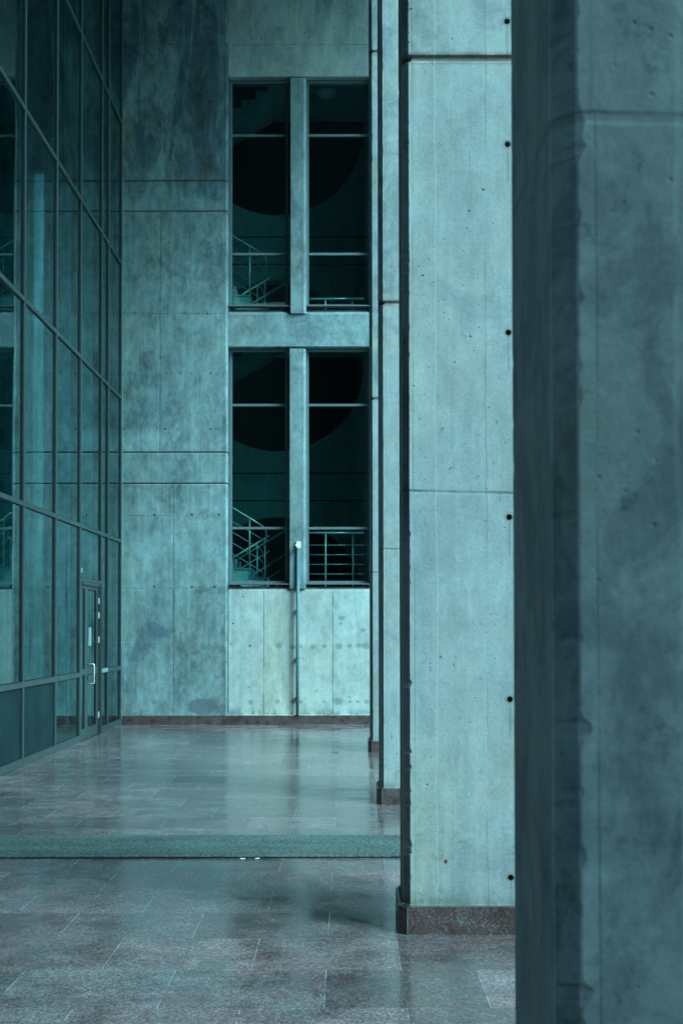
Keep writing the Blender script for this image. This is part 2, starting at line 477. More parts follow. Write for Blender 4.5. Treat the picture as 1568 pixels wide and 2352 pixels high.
M['hinge'] = plain('pale_grey_hinge', (0.5, 0.56, 0.56), 0.4)
M['black'] = plain("black_plastic", (0.01, 0.01, 0.01), 0.3)
M['pipe'] = plain("blue_grey_conduit", (0.085, 0.17, 0.21), 0.45, 0, 0.10)
M['sticker'] = plain("pale_sticker", (0.24, 0.38, 0.39), 0.6, 0, 0.05)
M['sill'] = plain("weathered_metal_sill", (0.16, 0.15, 0.15), 0.55, 0.1, 0.4)
M['dark'] = plain("near_black_unlit", (0.008, 0.010, 0.010), 0.9, spec=0.0)  # near-black colour stands in for unlit depth and dark reflections
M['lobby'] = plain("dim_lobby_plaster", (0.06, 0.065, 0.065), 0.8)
M['paper'] = plain("white_litter_paper", (0.8, 0.8, 0.78), 0.7)
M['opal'] = plain("opal_glass_dome", (0.6, 0.66, 0.62), 0.35)
M['post'] = plain("pale_painted_column", (0.80, 0.84, 0.82), 0.6, 0, 0.06)
M['leaf'] = plain("dry_brown_leaf", (0.06, 0.04, 0.025), 0.8)


def granite(name, floor):
    b = NB(name)
    # crystals
    kf = 95 if floor else 130
    d, r, g = b.voro((kf, kf, kf), col=True)
    d2, r2, g2 = b.voro((260, 260, 260), (3, 3, 3), True)
    n = b.noise((8, 8, 8), 5, 0.6)
    big = b.noise((0.8, 0.8, 0.8), 5, 0.6)
    redn = (0.085, 0.042, 0.042) if not floor else (0.180, 0.112, 0.116)
    c = b.mix(b.sm(r, 0.30, 0.45), redn, tuple(k * 1.5 for k in redn))
    c = b.mix(b.sm(b.add(r, b.mul(b.sub(n, 0.5), 0.5)), *((0.70, 0.78) if floor else (0.80, 0.86))), c, (0.30, 0.29, 0.29) if floor else (0.13, 0.135, 0.135))
    c = b.mix(b.mul(b.sm(g2, 0.74, 0.80), 0.9), c, (0.02, 0.02, 0.022))
    h = None
    if floor:
        ROW, LEN = 0.675, 0.703
        v = b.math('DIVIDE', b.sub(b.y, 8.74), ROW)
        row = b.math('FLOOR', v)
        fv = b.sub(v, row)
        odd = b.math('MODULO', b.math('ABSOLUTE', row), 2.0)
        uu = b.math('DIVIDE', b.add(b.add(b.x, 1.157), b.mul(b.sub(1.0, odd), -LEN / 2)), LEN)
        colu = b.math('FLOOR', uu)
        fu = b.sub(uu, colu)
        gu = b.mul(b.sub(0.5, b.math('ABSOLUTE', b.sub(fu, 0.5))), LEN)
        gv = b.mul(b.sub(0.5, b.math('ABSOLUTE', b.sub(fv, 0.5))), ROW)
        wn = b.t.nodes.new("ShaderNodeTexWhiteNoise")
        wn.noise_dimensions = '2D'
        cb = b.t.nodes.new("ShaderNodeCombineXYZ")
        b.put(cb.inputs[0], colu)
        b.put(cb.inputs[1], row)
        b.t.links.new(cb.outputs[0], wn.inputs[0])
        tv = wn.outputs[0]
        sepc = b.t.nodes.new("ShaderNodeSeparateColor")
        b.t.links.new(wn.outputs[1], sepc.inputs[0])
        c = b.mix(1.0, c, b.sm(tv, 0, 1, 0.70, 1.26), 'MULTIPLY')
        c = b.mix(b.mul(sepc.outputs[1], 0.45), c, b.mix(1.0, c, (1.2, 0.95, 0.9), 'MULTIPLY'))
        # cloudy veining, dust film and scuffs
        cl = b.noise((3.0, 3.0, 3.0), 7, 0.7, dist=0.6)
        c = b.mix(1.0, c, b.sm(cl, 0.3, 0.7, 0.66, 1.36), 'MULTIPLY')
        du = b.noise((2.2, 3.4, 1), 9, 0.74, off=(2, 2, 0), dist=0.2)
        dust_sheen = b.sm(du, 0.42, 0.80)
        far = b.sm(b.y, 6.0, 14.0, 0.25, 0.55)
        c = b.mix(b.mul(dust_sheen, far), c, (0.28, 0.34, 0.37))  # dust tint made bluer and stronger afar, imitating sky sheen
        mv = b.sm(b.noise((1.1, 1.9, 1), 6, 0.7, off=(6, 1, 0)), 0.40, 0.60)
        c = b.mix(b.mul(mv, 0.65), c, b.mix(1.0, c, (1.26, 0.98, 1.02), 'MULTIPLY'))
        c = b.mix(1.0, c, (0.80, 0.83, 0.86), 'MULTIPLY')
        # joints: pale dusty grout, patchy
        gm = b.sm(gu, 0.0012, 0.0034, 1, 0)
        gm = b.mul(gm, b.sm(b.noise((7, 7, 7), 4, 0.7), 0.38, 0.62, 0.12, 0.9))
        gn = b.mul(b.sm(gv, 0.0012, 0.004, 1, 0), b.sm(b.noise((5, 5, 5), 4, 0.7, off=(5, 5, 5)), 0.46, 0.64, 0.10, 0.6))
        gr = b.mx(gm, gn)
        c = b.mix(b.mul(gr, 0.75), c, (0.36, 0.39, 0.40))
        rough = b.add(b.sm(cl, 0.3, 0.7, 0.10, 0.20), b.mul(dust_sheen, 0.11))
        rough = b.add(rough, b.mul(tv, 0.03))
        rough = b.mx(rough, b.mul(gr, 0.6))
        hn = b.add(b.mul(b.noise((2.2, 2.2, 2.2), 3, 0.5), 1.0), b.mul(gr, -0.25))
        hn = b.add(hn, b.mul(tv, 0.15))
        nrm = b.bump(hn, 0.10, 0.004)
        b.pbsdf(c, rough, 0, nrm, spec=0.54)
    else:
        c = b.mix(1.0, c, b.sm(n, 0.3, 0.7, 0.75, 1.2), 'MULTIPLY')
        e = b.sm(b.noise((3, 3, 18), 4, 0.6), 0.6, 0.7)
        e = b.mul(e, b.sm(b.z, 0.05, 0.02))
        c = b.mix(b.mul(e, 0.5), c, (0.20, 0.19, 0.19))
        b.pbsdf(c, b.sm(n, 0.3, 0.7, 0.25, 0.4), 0, None, spec=0.5)
    return b.m


M['floor'] = granite("red_granite_tiles", True)
M['plinth'] = granite("red_speckled_granite", False)


def glass_mat(name, tcol, gcol, rough=0.0, wavy=0.02, k=0.9, ior=1.5, kadd=0.0):
    b = NB(name)
    h = b.noise((0.9, 0.9, 0.35), 2, 0.4)
    nrm = b.bump(h, 1.0, wavy) if wavy else None
    fr = b.t.nodes.new("ShaderNodeFresnel")
    fr.inputs[0].default_value = ior
    gl = b.t.nodes.new("ShaderNodeBsdfGlossy")
    gl.inputs[0].default_value = (*gcol, 1)
    gl.inputs["Roughness"].default_value = rough
    if nrm is not None:
        b.t.links.new(nrm, gl.inputs["Normal"])
    tr = b.t.nodes.new("ShaderNodeBsdfTransparent")
    tr.inputs[0].default_value = (*tcol, 1)
    mx = b.t.nodes.new("ShaderNodeMixShader")
    fac = b.mul(b.add(b.mul(fr.outputs[0], k), kadd), b.sub(1.0, b.geo.outputs['Backfacing']))
    b.t.links.new(fac, mx.inputs[0])
    b.t.links.new(tr.outputs[0], mx.inputs[1])
    b.t.links.new(gl.outputs[0], mx.inputs[2])
    b.t.links.new(mx.outputs[0], b.out.inputs[0])
    return b.m


M['glass'] = glass_mat("tinted_facade_glass", (0.52, 0.76, 0.77), (0.74, 0.98, 1.0), 0.0, 0.0022, 0.85, kadd=0.11)
M['winglass'] = glass_mat("stairwell_window_glass", (0.66, 0.87, 0.87), (0.8, 1, 1), 0.0, 0.004, 1.0)


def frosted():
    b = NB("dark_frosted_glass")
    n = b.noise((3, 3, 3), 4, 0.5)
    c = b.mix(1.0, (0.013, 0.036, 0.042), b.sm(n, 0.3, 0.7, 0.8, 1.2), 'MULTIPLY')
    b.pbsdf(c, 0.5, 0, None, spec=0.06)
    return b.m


M['frost'] = frosted()


def frost_lit():
    b = NB("frosted_daylight_glazing")
    n = b.noise((9, 9, 0.6), 5, 0.6)
    c = b.mix(b.sm(n, 0.35, 0.65), (0.55, 0.62, 0.62), (0.90, 0.95, 0.95))
    tl = b.t.nodes.new("ShaderNodeBsdfTranslucent")
    b.put(tl.inputs[0], c)
    tr = b.t.nodes.new("ShaderNodeBsdfTransparent")
    b.put(tr.inputs[0], c)
    ms = b.t.nodes.new("ShaderNodeMixShader")
    ms.inputs[0].default_value = 0.5
    b.t.links.new(tl.outputs[0], ms.inputs[1])
    b.t.links.new(tr.outputs[0], ms.inputs[2])
    b.t.links.new(ms.outputs[0], b.out.inputs[0])
    return b.m


M['frost_lit'] = frost_lit()


def mat_mat():
    b = NB("grey_green_loop_matting")
    f = b.noise((48, 48, 48), 4, 0.85)
    d = b.voro((120, 120, 120))
    w = b.noise((1.2, 5, 1), 5, 0.6)
    c = b.mix(b.sm(f, 0.35, 0.65), (0.03, 0.05, 0.049), (0.22, 0.265, 0.265))
    c = b.mix(1.0, c, b.sm(w, 0.3, 0.7, 0.8, 1.15), 'MULTIPLY')
    q = b.sm(b.noise((2, 14, 1), 5, 0.7, off=(3, 0, 0)), 0.66, 0.7)
    c = dark(b, c, q, 0.5, (0.03, 0.035, 0.025))
    b.pbsdf(c, 0.95, 0, b.bump(d, 0.9, 0.01), spec=0.1)
    return b.m


M['mat'] = mat_mat()
M['mat_edge'] = plain("black_rubber_edge", (0.01, 0.011, 0.011), 0.9)


def ground_mat():
    b = NB("pale_paving_ground")
    n = b.noise((0.5, 0.5, 0.5), 6, 0.6)
    c = b.mix(b.sm(n, 0.3, 0.7), (0.14, 0.21, 0.22), (0.22, 0.30, 0.31))
    b.pbsdf(c, 0.85, 0, b.bump(b.noise((30, 30, 30), 4, 0.6), 0.3, 0.01))
    return b.m


M['ground'] = ground_mat()


# ------------------------------------------------------------------ mesh helpers
def link(name, bm, mat, parent=None, smooth=False):
    me = bpy.data.meshes.new(name)
    bm.normal_update()
    bm.to_mesh(me)
    bm.free()
    me.materials.append(mat)
    if smooth:
        for p in me.polygons:
            p.use_smooth = True
    o = bpy.data.objects.new(name, me)
    COL.objects.link(o)
    if parent is not None:
        o.parent = parent
        o.matrix_parent_inverse = Matrix.Translation(-parent.location)
    return o


def thing(name, label, cat, loc=(0, 0, 0), group=None):
    o = bpy.data.objects.new(name, None)
    o.empty_display_size = 0.2
    o.location = loc
    COL.objects.link(o)
    o['label'] = label
    o['category'] = cat
    if group:
        o['group'] = group
    return o


def tag(o, label, cat, group=None, kind=None):
    if label:
        o['label'] = label
    if cat:
        o['category'] = cat
    if group:
        o['group'] = group
    if kind:
        o['kind'] = kind
    return o


def struct(o):
    o['kind'] = 'structure'
    return o


def box(bm, x0, x1, y0, y1, z0, z1, bev=0.0):
    vs_ = [bm.verts.new(v) for v in ((x0, y0, z0), (x1, y0, z0), (x1, y1, z0), (x0, y1, z0),
                                     (x0, y0, z1), (x1, y0, z1), (x1, y1, z1), (x0, y1, z1))]
    fs = [bm.faces.new([vs_[i] for i in f]) for f in ((3, 2, 1, 0), (4, 5, 6, 7), (0, 1, 5, 4), (1, 2, 6, 5), (2, 3, 7, 6), (3, 0, 4, 7))]
    if bev:
        es = list({e for f in fs for e in f.edges})
        bmesh.ops.bevel(bm, geom=es, offset=bev, segments=1, affect='EDGES', profile=0.5)


def bx(name, mat, parent, *a, bev=0.0):
    bm = bmesh.new()
    box(bm, *a, bev=bev)
    return link(name, bm, mat, parent)


def prism_z(bm, poly, z0, z1):
    lo = [bm.verts.new((x, y, z0)) for x, y in poly]
    hi = [bm.verts.new((x, y, z1)) for x, y in poly]
    n = len(poly)
    for i in range(n):
        bm.faces.new((lo[i], lo[(i + 1) % n], hi[(i + 1) % n], hi[i]))
    bm.faces.new(list(reversed(lo)))
    bm.faces.new(hi)


def prism_y(bm, poly, y0, y1):
    """poly in (x, z), extruded from y0 (front) to y1"""
    a = [bm.verts.new((x, y0, z)) for x, z in poly]
    c = [bm.verts.new((x, y1, z)) for x, z in poly]
    n = len(poly)
    for i in range(n):
        bm.faces.new((a[i], c[i], c[(i + 1) % n], a[(i + 1) % n]))
    bm.faces.new(a)
    bm.faces.new(list(reversed(c)))
    bmesh.ops.recalc_face_normals(bm, faces=bm.faces[:])


def tube(bm, pts, r, seg=12, caps=True):
    pts = [Vector(p) for p in pts]
    rings = []
    up0 = None
    for i, p in enumerate(pts):
        if i == 0:
            d = (pts[1] - p).normalized()
        elif i == len(pts) - 1:
            d = (p - pts[-2]).normalized()
        else:
            d = ((p - pts[i - 1]).normalized() + (pts[i + 1] - p).normalized()).normalized()
        if up0 is None:
            up0 = Vector((0, 1, 0)) if abs(d.y) < 0.9 else Vector((1, 0, 0))
        u = (up0 - d * up0.dot(d)).normalized()
        v = d.cross(u)
        up0 = u
        rings.append([bm.verts.new(p + (u * math.cos(a) + v * math.sin(a)) * r)
                      for a in [2 * math.pi * k / seg for k in range(seg)]])
    for a, b_ in zip(rings, rings[1:]):
        for k in range(seg):
            bm.faces.new((a[k], a[(k + 1) % seg], b_[(k + 1) % seg], b_[k]))
    if caps:
        bm.faces.new(list(reversed(rings[0])))
        bm.faces.new(rings[-1])


def tb(name, mat, parent, pts, r, seg=12):
    bm = bmesh.new()
    tube(bm, pts, r, seg)
    bmesh.ops.recalc_face_normals(bm, faces=bm.faces[:])
    return link(name, bm, mat, parent, True)


def cut(obj, holes, radius, depth, axis='Y'):
    """sink round holes (list of points on the face, radius list) into obj for good"""
    bm = bmesh.new()
    for i, (p, r) in enumerate(holes):
        mat4 = Matrix.Translation((p[0], p[1], p[2])) @ Matrix.Rotation(R(90), 4, 'X')
        bmesh.ops.create_cone(bm, cap_ends=True, segments=20, radius1=r, radius2=r * 0.9, depth=depth * 2, matrix=mat4)
    me = bpy.data.meshes.new("cutter")
    bm.to_mesh(me)
    bm.free()
    me.materials.append(obj.data.materials[0])
    c = bpy.data.objects.new("cutter", me)
    COL.objects.link(c)
    md = obj.modifiers.new("holes", 'BOOLEAN')
    md.operation = 'DIFFERENCE'
    md.solver = 'EXACT'
    md.object = c
    bpy.context.view_layer.update()
    dg = bpy.context.evaluated_depsgraph_get()
    new = bpy.data.meshes.new_from_object(obj.evaluated_get(dg))
    obj.modifiers.clear()
    old = obj.data
    obj.data = new
    bpy.data.meshes.remove(old)
    bpy.data.objects.remove(c)
    bpy.data.meshes.remove(me)


# ------------------------------------------------------------------ ground, floor, soffit
bm = bmesh.new()
s_ = 300
vs_ = [bm.verts.new(v) for v in ((-s_, -s_, -0.35), (s_, -s_, -0.35), (s_, s_, -0.35), (-s_, s_, -0.35))]
bm.faces.new(vs_)
struct(link("ground", bm, M['ground']))
struct(bx("floor", M['floor'], None, XG - 0.05, 2.30, -6.0, YB + 0.3, -0.30, 0.0))
struct(bx("ceiling", M['soffit'], None, XG + 0.03, 2.9, -2.0, YB - 0.003, TOP, TOP + 0.5))

# ------------------------------------------------------------------ end wall
wall = thing("concrete_wall", "tall stained board-marked concrete end wall with four dark windows and a red granite skirting",
             "wall", (0, YB, 0))
XL = xb(523)                      # right edge of the stained left part
XE = 3.4                          # right end of the wall, behind the columns
ZB = [(-0.3, zb(1111.5)), (zb(1109.5), zb(1040)), (zb(1038), zb(486)), (zb(484), zb(416.5)), (zb(414), TOP + 0.4)]
PY1 = YB + 0.45
bm = bmesh.new()
def wall_block(bm, z0, z1, c=0.034, e=0.014):
    # board-marked block whose right-hand arris is a wide chamfer, top/bottom arrises small chamfers
    poly = [(-5.10, YB), (XL - c, YB), (XL, YB + c), (XL, PY1), (-5.10, PY1)]
    ins = [(-5.10, YB + e), (XL - c, YB + e), (XL - e * .4, YB + c + e * .6), (XL - e, PY1), (-5.10, PY1)]
    rings = []
    for pl, z in ((ins, z0), (poly, z0 + e), (poly, z1 - e), (ins, z1)):
        rings.append([bm.verts.new((x, y, z)) for x, y in pl])
    n = 5
    for a, b_ in zip(rings, rings[1:]):
        for i in range(n):
            bm.faces.new((a[i], a[(i + 1) % n], b_[(i + 1) % n], b_[i]))
    bm.faces.new(list(reversed(rings[0])))
    bm.faces.new(rings[-1])
for z0, z1 in ZB:
    wall_block(bm, z0, z1)
left = link("wall_section", bm, M['wall_left'], wall)
holes = []
for py, xs in ((557, (283.8, 387, 479)), (720, (283.8, 383, 476.7)), (857, (283, 383, 483.6)), (985, (283, 380, 483)),
               (1182, (354.6, 440.7, 502.6)), (1348, (354.3, 441, 492)), (101, (392, 483)), (234, (392, 481, 320)), (360, (392, 480))):
    for px in xs:
        holes.append((at(px, py, YB), 0.019 if py > 1100 else 0.017))
cut(left, holes, None, 0.06)
bx("joint_backing", M['joint'], wall, -5.09, XL - 0.02, YB + 0.016, PY1 - 0.05, 0.2, TOP)

bx("wall_section", M['wall_left'], wall, -12.2, -5.36, YB + 0.002, PY1 - 0.002, -0.3, TOP)
bx("added_light_slit", M['frost_lit'], wall, -5.359, -5.101, YB + 0.20, YB + 0.215, -0.2, 9.4)['label'] = "added tall frosted slit letting sky through as a bright strip behind the tinted glass wall"  # added glowing slit, stands in for a pale strip inside the lobby
bx("wall_section", M['wall_left'], wall, -5.359, -5.101, YB + 0.004, PY1 - 0.004, 9.4, TOP)
YP = YB + 0.07                    # face of the pale panel under the windows
YS = YB + 0.045                   # face of the spandrel and header
YW = YB + 0.20                    # window frames
ZS1 = zb(1346, 600, YW)           # lower windows: sill level
bm = bmesh.new()
# panel under the windows with a sloping weathered ledge on top
zt = zb(1357, 600, YP)
poly = [(YP, -0.3), (YP, zt), (YP + 0.03, zt + 0.035), (YW + 0.01, ZS1 - 0.012), (PY1, ZS1 - 0.012), (PY1, -0.3)]
def prism_x(bm, poly, x0, x1):
    a = [bm.verts.new((x0, y, z)) for y, z in poly]
    c = [bm.verts.new((x1, y, z)) for y, z in poly]
    n = len(poly)
    for i in range(n):
        bm.faces.new((a[i], a[(i + 1) % n], c[(i + 1) % n], c[i]))
    bm.faces.new(list(reversed(a)))
    bm.faces.new(c)
    bmesh.ops.recalc_face_normals(bm, faces=bm.faces[:])
prism_x(bm, poly, XL + 0.012, XE)
lower = link("wall_panel", bm, M['wall_bay'], wall)
cut(lower, [(at(574, 1484, YP), 0.016), (at(559, 1370, YP), 0.013), (at(637, 1440 + 55, YP), 0.008)], None, 0.05)
# spandrel
z0, z1 = zb(797, 600, YS), zb(722, 600, YS)
ZS2 = zb(709, 600, YW)
bm = bmesh.new()
prism_x(bm, [(YS + 0.012, z0), (YS, z0 + 0.012), (YS, z1), (YS + 0.03, z1 + 0.035), (YW + 0.01, ZS2 - 0.012), (PY1, ZS2 - 0.012), (PY1, z0 - 0.0), ], XL + 0.006, XE)
link("spandrel", bm, M['spandrel'], wall)
# header above the upper windows
zh = zb(176, 600, YS)
bm = bmesh.new()
prism_x(bm, [(YS + 0.012, zh), (YS, zh + 0.012), (YS, TOP + 0.4), (PY1, TOP + 0.4), (PY1, zh)], XL + 0.006, XE)
link("header", bm, M['wall_bay'], wall)
# solid wall to the right of the windows
XR = xb(851, 1176, YW)
bx("wall_section", M['wall_bay'], wall, XR, XE, YS + 0.003, PY1 - 0.003, ZS1, zh + 0.02)

# piers between the windows
def pier(px0, px1, py0, py1, y):
    a, b_ = xb(px0, (py0 + py1) / 2), xb(px1, (py0 + py1) / 2)
    za, zb_ = zb(py1, 690), zb(py0, 690)
    c = 0.036
    bm = bmesh.new()
    n = 60
    poly0 = lambda j: [(a + 0.012 + j, y), (b_ - c + j, y), (b_, y + c), (b_, PY1 - 0.01), (a, PY1 - 0.01), (a, y + 0.012)]
    rings = []
    for k in range(n + 1):
        z = za + (zb_ - za) * k / n
        j = (noise.noise(Vector((z * 9, px0, 0))) * 0.004)
        e = 0.012 if k in (0, n) else 0
        rings.append([bm.verts.new((x, yy + (e if yy < y + 0.1 else 0), z)) for x, yy in poly0(j)])
    for r0, r1 in zip(rings, rings[1:]):
        for i in range(6):
            bm.faces.new((r0[i], r0[(i + 1) % 6], r1[(i + 1) % 6], r1[i]))
    bm.faces.new(list(reversed(rings[0])))
    bm.faces.new(rings[-1])
    return link("pier", bm, M['pier'], wall)
pier(664, 702, 800, 1352, YB + 0.01)
pier(666, 702.5, 178, 719, YB - 0.005)

# windows
def window(px0, px1, pyt, pyb, t1, t2):
    mid = (pyt + pyb) / 2
    x0, x1 = xb(px0, mid, YW), xb(px1, mid, YW)
    zt, zbm = zb(pyt, 600, YW), zb(pyb, 600, YW)
    f, d = 0.046, 0.07
    bm = bmesh.new()
    box(bm, x0, x0 + f, YW, YW + d, zbm, zt, 0.003)
    box(bm, x1 - f, x1, YW, YW + d, zbm, zt, 0.003)
    box(bm, x0 + f, x1 - f, YW + 0.003, YW + d - 0.003, zt - f, zt, 0.003)
    box(bm, x0 + f, x1 - f, YW + 0.003, YW + d - 0.003, zbm, zbm + f, 0.003)
    wf = link("window", bm, M['alu_win'], wall)
    zs = [zbm + f]
    for t in (t2, t1):
        zz = zb(t, 600, YW)
        o = bx("transom", M['alu_win'], wf, x0 + f, x1 - f, YW + 0.003, YW + d - 0.003, zz - 0.021, zz + 0.021, bev=0.003)
        zs += [zz - 0.021, zz + 0.021]
    zs.append(zt - f)
    for k in range(3):
        bx("pane", M['winglass'], wf, x0 + f, x1 - f, YW + 0.035, YW + 0.039, zs[2 * k], zs[2 * k + 1])
        bm = bmesh.new()   # black rubber beads round the pane
        a0, a1, b0, b1, g = x0 + f, x1 - f, zs[2 * k], zs[2 * k + 1], 0.006
        box(bm, a0, a0 + g, YW + 0.02, YW + 0.034, b0, b1)
        box(bm, a1 - g, a1, YW + 0.02, YW + 0.034, b0, b1)
        box(bm, a0 + g, a1 - g, YW + 0.02, YW + 0.034, b1 - g * 1.6, b1)
        link("bead", bm, M['gasket'], wf)
    # projecting metal sill
    bx("sill", M['sill'], wf, x0 - 0.03, x1 + 0.03, YW - 0.17, YW, zbm - 0.018, zbm - 0.002, bev=0.003)
    return wf
windows = [window(527, 661, 802, 1341, 930.3, 1213), window(702.5, 851, 802, 1341, 930.5, 1213.5),
           window(527, 662, 185.5, 706, 311, 583.5), window(702.5, 851, 185.5, 706, 311, 583.5)]

# granite skirting in lengths
xs = [XG + 0.03, xb(344), xb(449), xb(551), xb(628), xb(736), xb(840), 1.3, 2.3]
for a, b_ in zip(xs, xs[1:]):
    bx("skirting", M['plinth'], wall, a + 0.001, b_ - 0.001, YB - 0.022, YB + 0.01 if b_ < XL else YP + 0.01, 0.0, 0.147, bev=0.003)
# the foot of the pale panel: thin cement fillet on top of the skirting
bm = bmesh.new()
prism_x(bm, [(YB - 0.012, 0.1475), (YP + 0.004, 0.158), (YP + 0.004, 0.1475)], XL + 0.012, 2.3)
link("mortar_fillet", bm, M['wall_bay'], wall)

# ------------------------------------------------------------------ columns
CW, CD, CC = 1.09, 0.545, 0.034
CX = 0.292
def column(y0, label, hole=False):
    t = thing("concrete_column", label, "column", (CX + CW / 2, y0 + CD / 2, 0), "square concrete columns in a row")
    x0, x1, y1 = CX, CX + CW, y0 + CD
    bm = bmesh.new()
    zs = []
    z = 0.05
    while z < TOP - 0.02:
        zs.append((z, 0))
        z += 0.012 if 0 < y0 < 10 and z < 5.5 else 0.06
    dg_ = 0.018 if y0 < 10 else -0.032
    zs = [q for q in zs if abs(q[0] - 4.615 - dg_) > 0.05 and abs(q[0] - 9.175 - dg_) > 0.05]
    for g in (4.615 + dg_, 9.175 + dg_):
        zs += [(g - 0.026, 0), (g - 0.010, 0.016), (g + 0.012, 0.018), (g + 0.018, 0)]
    zs.append((TOP, 0))
    zs.sort()
    rings = []
    for z, e in zs:
        def nj(k, z=z):
            v = 0.35 * noise.noise(Vector((z * 11.0, k * 7.3, y0))) + 1.1 * noise.noise(Vector((z * 38.0, k * 3.3, y0)))
            g = 0.45 + 0.55 * (noise.noise(Vector((z * 1.3, k * 2.3, y0 + 4))) > 0.1)
            v = max(0.0, v - 0.22) * g
            return v * (0.030 if y0 < 5 else 0.015) + 0.0012 * noise.noise(Vector((z * 2.1, k, y0)))
        lean = 0.0
        c = [CC + 0.0015 + nj(k) for k in range(8)]
        X0, X1, Y0_, Y1_ = x0 + e, x1 - e, y0 + e, y1 - e
        pts = [(X0, Y1_ - c[0]), (X0, Y0_ + c[1]), (X0 + c[2], Y0_), (X1 - c[3], Y0_), (X1, Y0_ + c[4]), (X1, Y1_ - c[5]), (X1 - c[6], Y1_), (X0 + c[7], Y1_)]
        rings.append([bm.verts.new((x, y, z)) for x, y in pts])
    for a, b_ in zip(rings, rings[1:]):
        for i in range(8):
            bm.faces.new((a[i], a[(i + 1) % 8], b_[(i + 1) % 8], b_[i]))
    bm.faces.new(list(reversed(rings[0])))
    bm.faces.new(rings[-1])
    sh = link("shaft", bm, M['column'], t)
    if hole:
        hs = []
        for zz in (4.83, 4.17, 3.165, 2.185, 1.225, 0.292):
            hs.append(((0.852, y0, zz), 0.0165))
        cut(sh, hs, None, 0.09)
    # granite base
    p, c = 0.026, 0.044
    X0, X1, Y0_, Y1_ = x0 - p, x1 + p, y0 - p, y1 + p
    poly = [(X0, Y1_ - c), (X0, Y0_ + c), (X0 + c, Y0_), (X1 - c, Y0_), (X1, Y0_ + c), (X1, Y1_ - c), (X1 - c, Y1_), (X0 + c, Y1_)]
    bm = bmesh.new()
    prism_z(bm, poly, 0.0, 0.146)
    es = [e for e in bm.edges if all(abs(v.co.z - 0.146) < 1e-4 for v in e.verts)]
    bmesh.ops.bevel(bm, geom=es, offset=0.004, segments=1, affect='EDGES')
    bmesh.ops.recalc_face_normals(bm, faces=bm.faces[:])
    link("plinth", bm, M['plinth'], t)
    bm = bmesh.new()
    for (x, y) in ((X0 + c, Y0_ - 0.0012),):
        box(bm, x - 0.0012, x + 0.0012, y + .0006, y + 0.004, 0.004, 0.142)
    link("plinth_joint", bm, M['pier'], t)
    # cement smear round the foot of the shaft
    bm = bmesh.new()
    q = 0.012
    prism_z(bm, [(x0 - q, y1 + q), (x0 - q, y0 + CC - 0.005), (x0 + CC - 0.005, y0 - q), (x1 - CC, y0 - q), (x1 + q, y0 + CC), (x1 + q, y1 + q)], 0.146, 0.153)
    bmesh.ops.recalc_face_normals(bm, faces=bm.faces[:])
    link("mortar_bed", bm, M['column'], t)
    return t
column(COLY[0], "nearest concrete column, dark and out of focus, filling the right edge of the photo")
column(COLY[1], "second nearest concrete column, broad and pale with round tie holes and a red granite base beside the green mat", True)
column(COLY[2], "third concrete column, narrow strip just left of the broad pale column, base beyond the green mat")
column(COLY[3], "farthest concrete column, thin strip closest to the windowed end wall")

# ------------------------------------------------------------------ glass facade
fac = thing("glass_facade", "tall tinted glass curtain wall in grey metal frames along the left of the passage", "glass wall", (XG, 14, 0))
yM = lambda px: -XG * FOC / (798.0 - px) if px < 790 else 0
MY = [yM(56), yM(130), yM(186), yM(234), yM(249.5), YB - 0.035]
near = []
y = MY[0] - 1.79
while y > 0.0:
    near.insert(0, y)
    y -= 1.79
MY = near + MY
TZ = [0.045, 0.945, 3.06, 5.46, 7.72, 10.10, 12.45]
mw, mo = 0.058, 0.028        # mullion width, projection in front of the glass
GX = XG - mo                 # outer glass face
DOOR = (yM(186), yM(234))
def mullion(y):
    bm = bmesh.new()
    box(bm, GX + 0.004, XG, y - mw / 2, y + mw / 2, 0.0, TOP, 0.003)
    o = link("mullion", bm, M['alu'], fac)
    bm = bmesh.new()
    box(bm, GX - 0.004, GX + 0.004, y - mw / 2 - 0.012, y + mw / 2 + 0.012, 0.06, TOP)
    box(bm, GX - 0.12, GX - 0.006, y - mw / 2, y + mw / 2, 0.0, TOP)
    link("gasket", bm, M['gasket'], o)
for y in MY:
    mullion(y)
for i, (a, b_) in enumerate(zip(MY, MY[1:])):
    door_bay = abs(a - DOOR[0]) < 0.01
    zl = list(TZ)
    if door_bay:
        zl = [2.30, 3.06] + TZ[3:]
    for j, z in enumerate(zl):
        hgt = 0.09 if z < 0.1 else (0.066 if z < 1 else 0.056)
        bm = bmesh.new()
        box(bm, GX + 0.002, XG - 0.002, a + mw / 2, b_ - mw / 2, z - hgt / 2, z + hgt / 2, 0.003)
        o = link("transom", bm, M['alu'], fac)
        bm = bmesh.new()
        box(bm, GX - 0.004, GX + 0.002, a + mw / 2 + 0.012, b_ - mw / 2 - 0.012, z - hgt / 2 - 0.012, z + hgt / 2 + 0.012)
        link("gasket", bm, M['gasket'], o)
        if j + 1 < len(zl) or True:
            zt = zl[j + 1] if j + 1 < len(zl) else TOP
            ht = 0.066 if zt < 1 else 0.056
            low = (z < 0.1 and b_ < MY[-5] + 0.01)
            pn = bx("pane", M['frost'] if low else M['glass'], fac, GX - 0.003, GX, a + mw / 2 + 0.012, b_ - mw / 2 - 0.012, z + hgt / 2 + 0.012, zt - (ht / 2 if zt < TOP else 0) - 0.012)

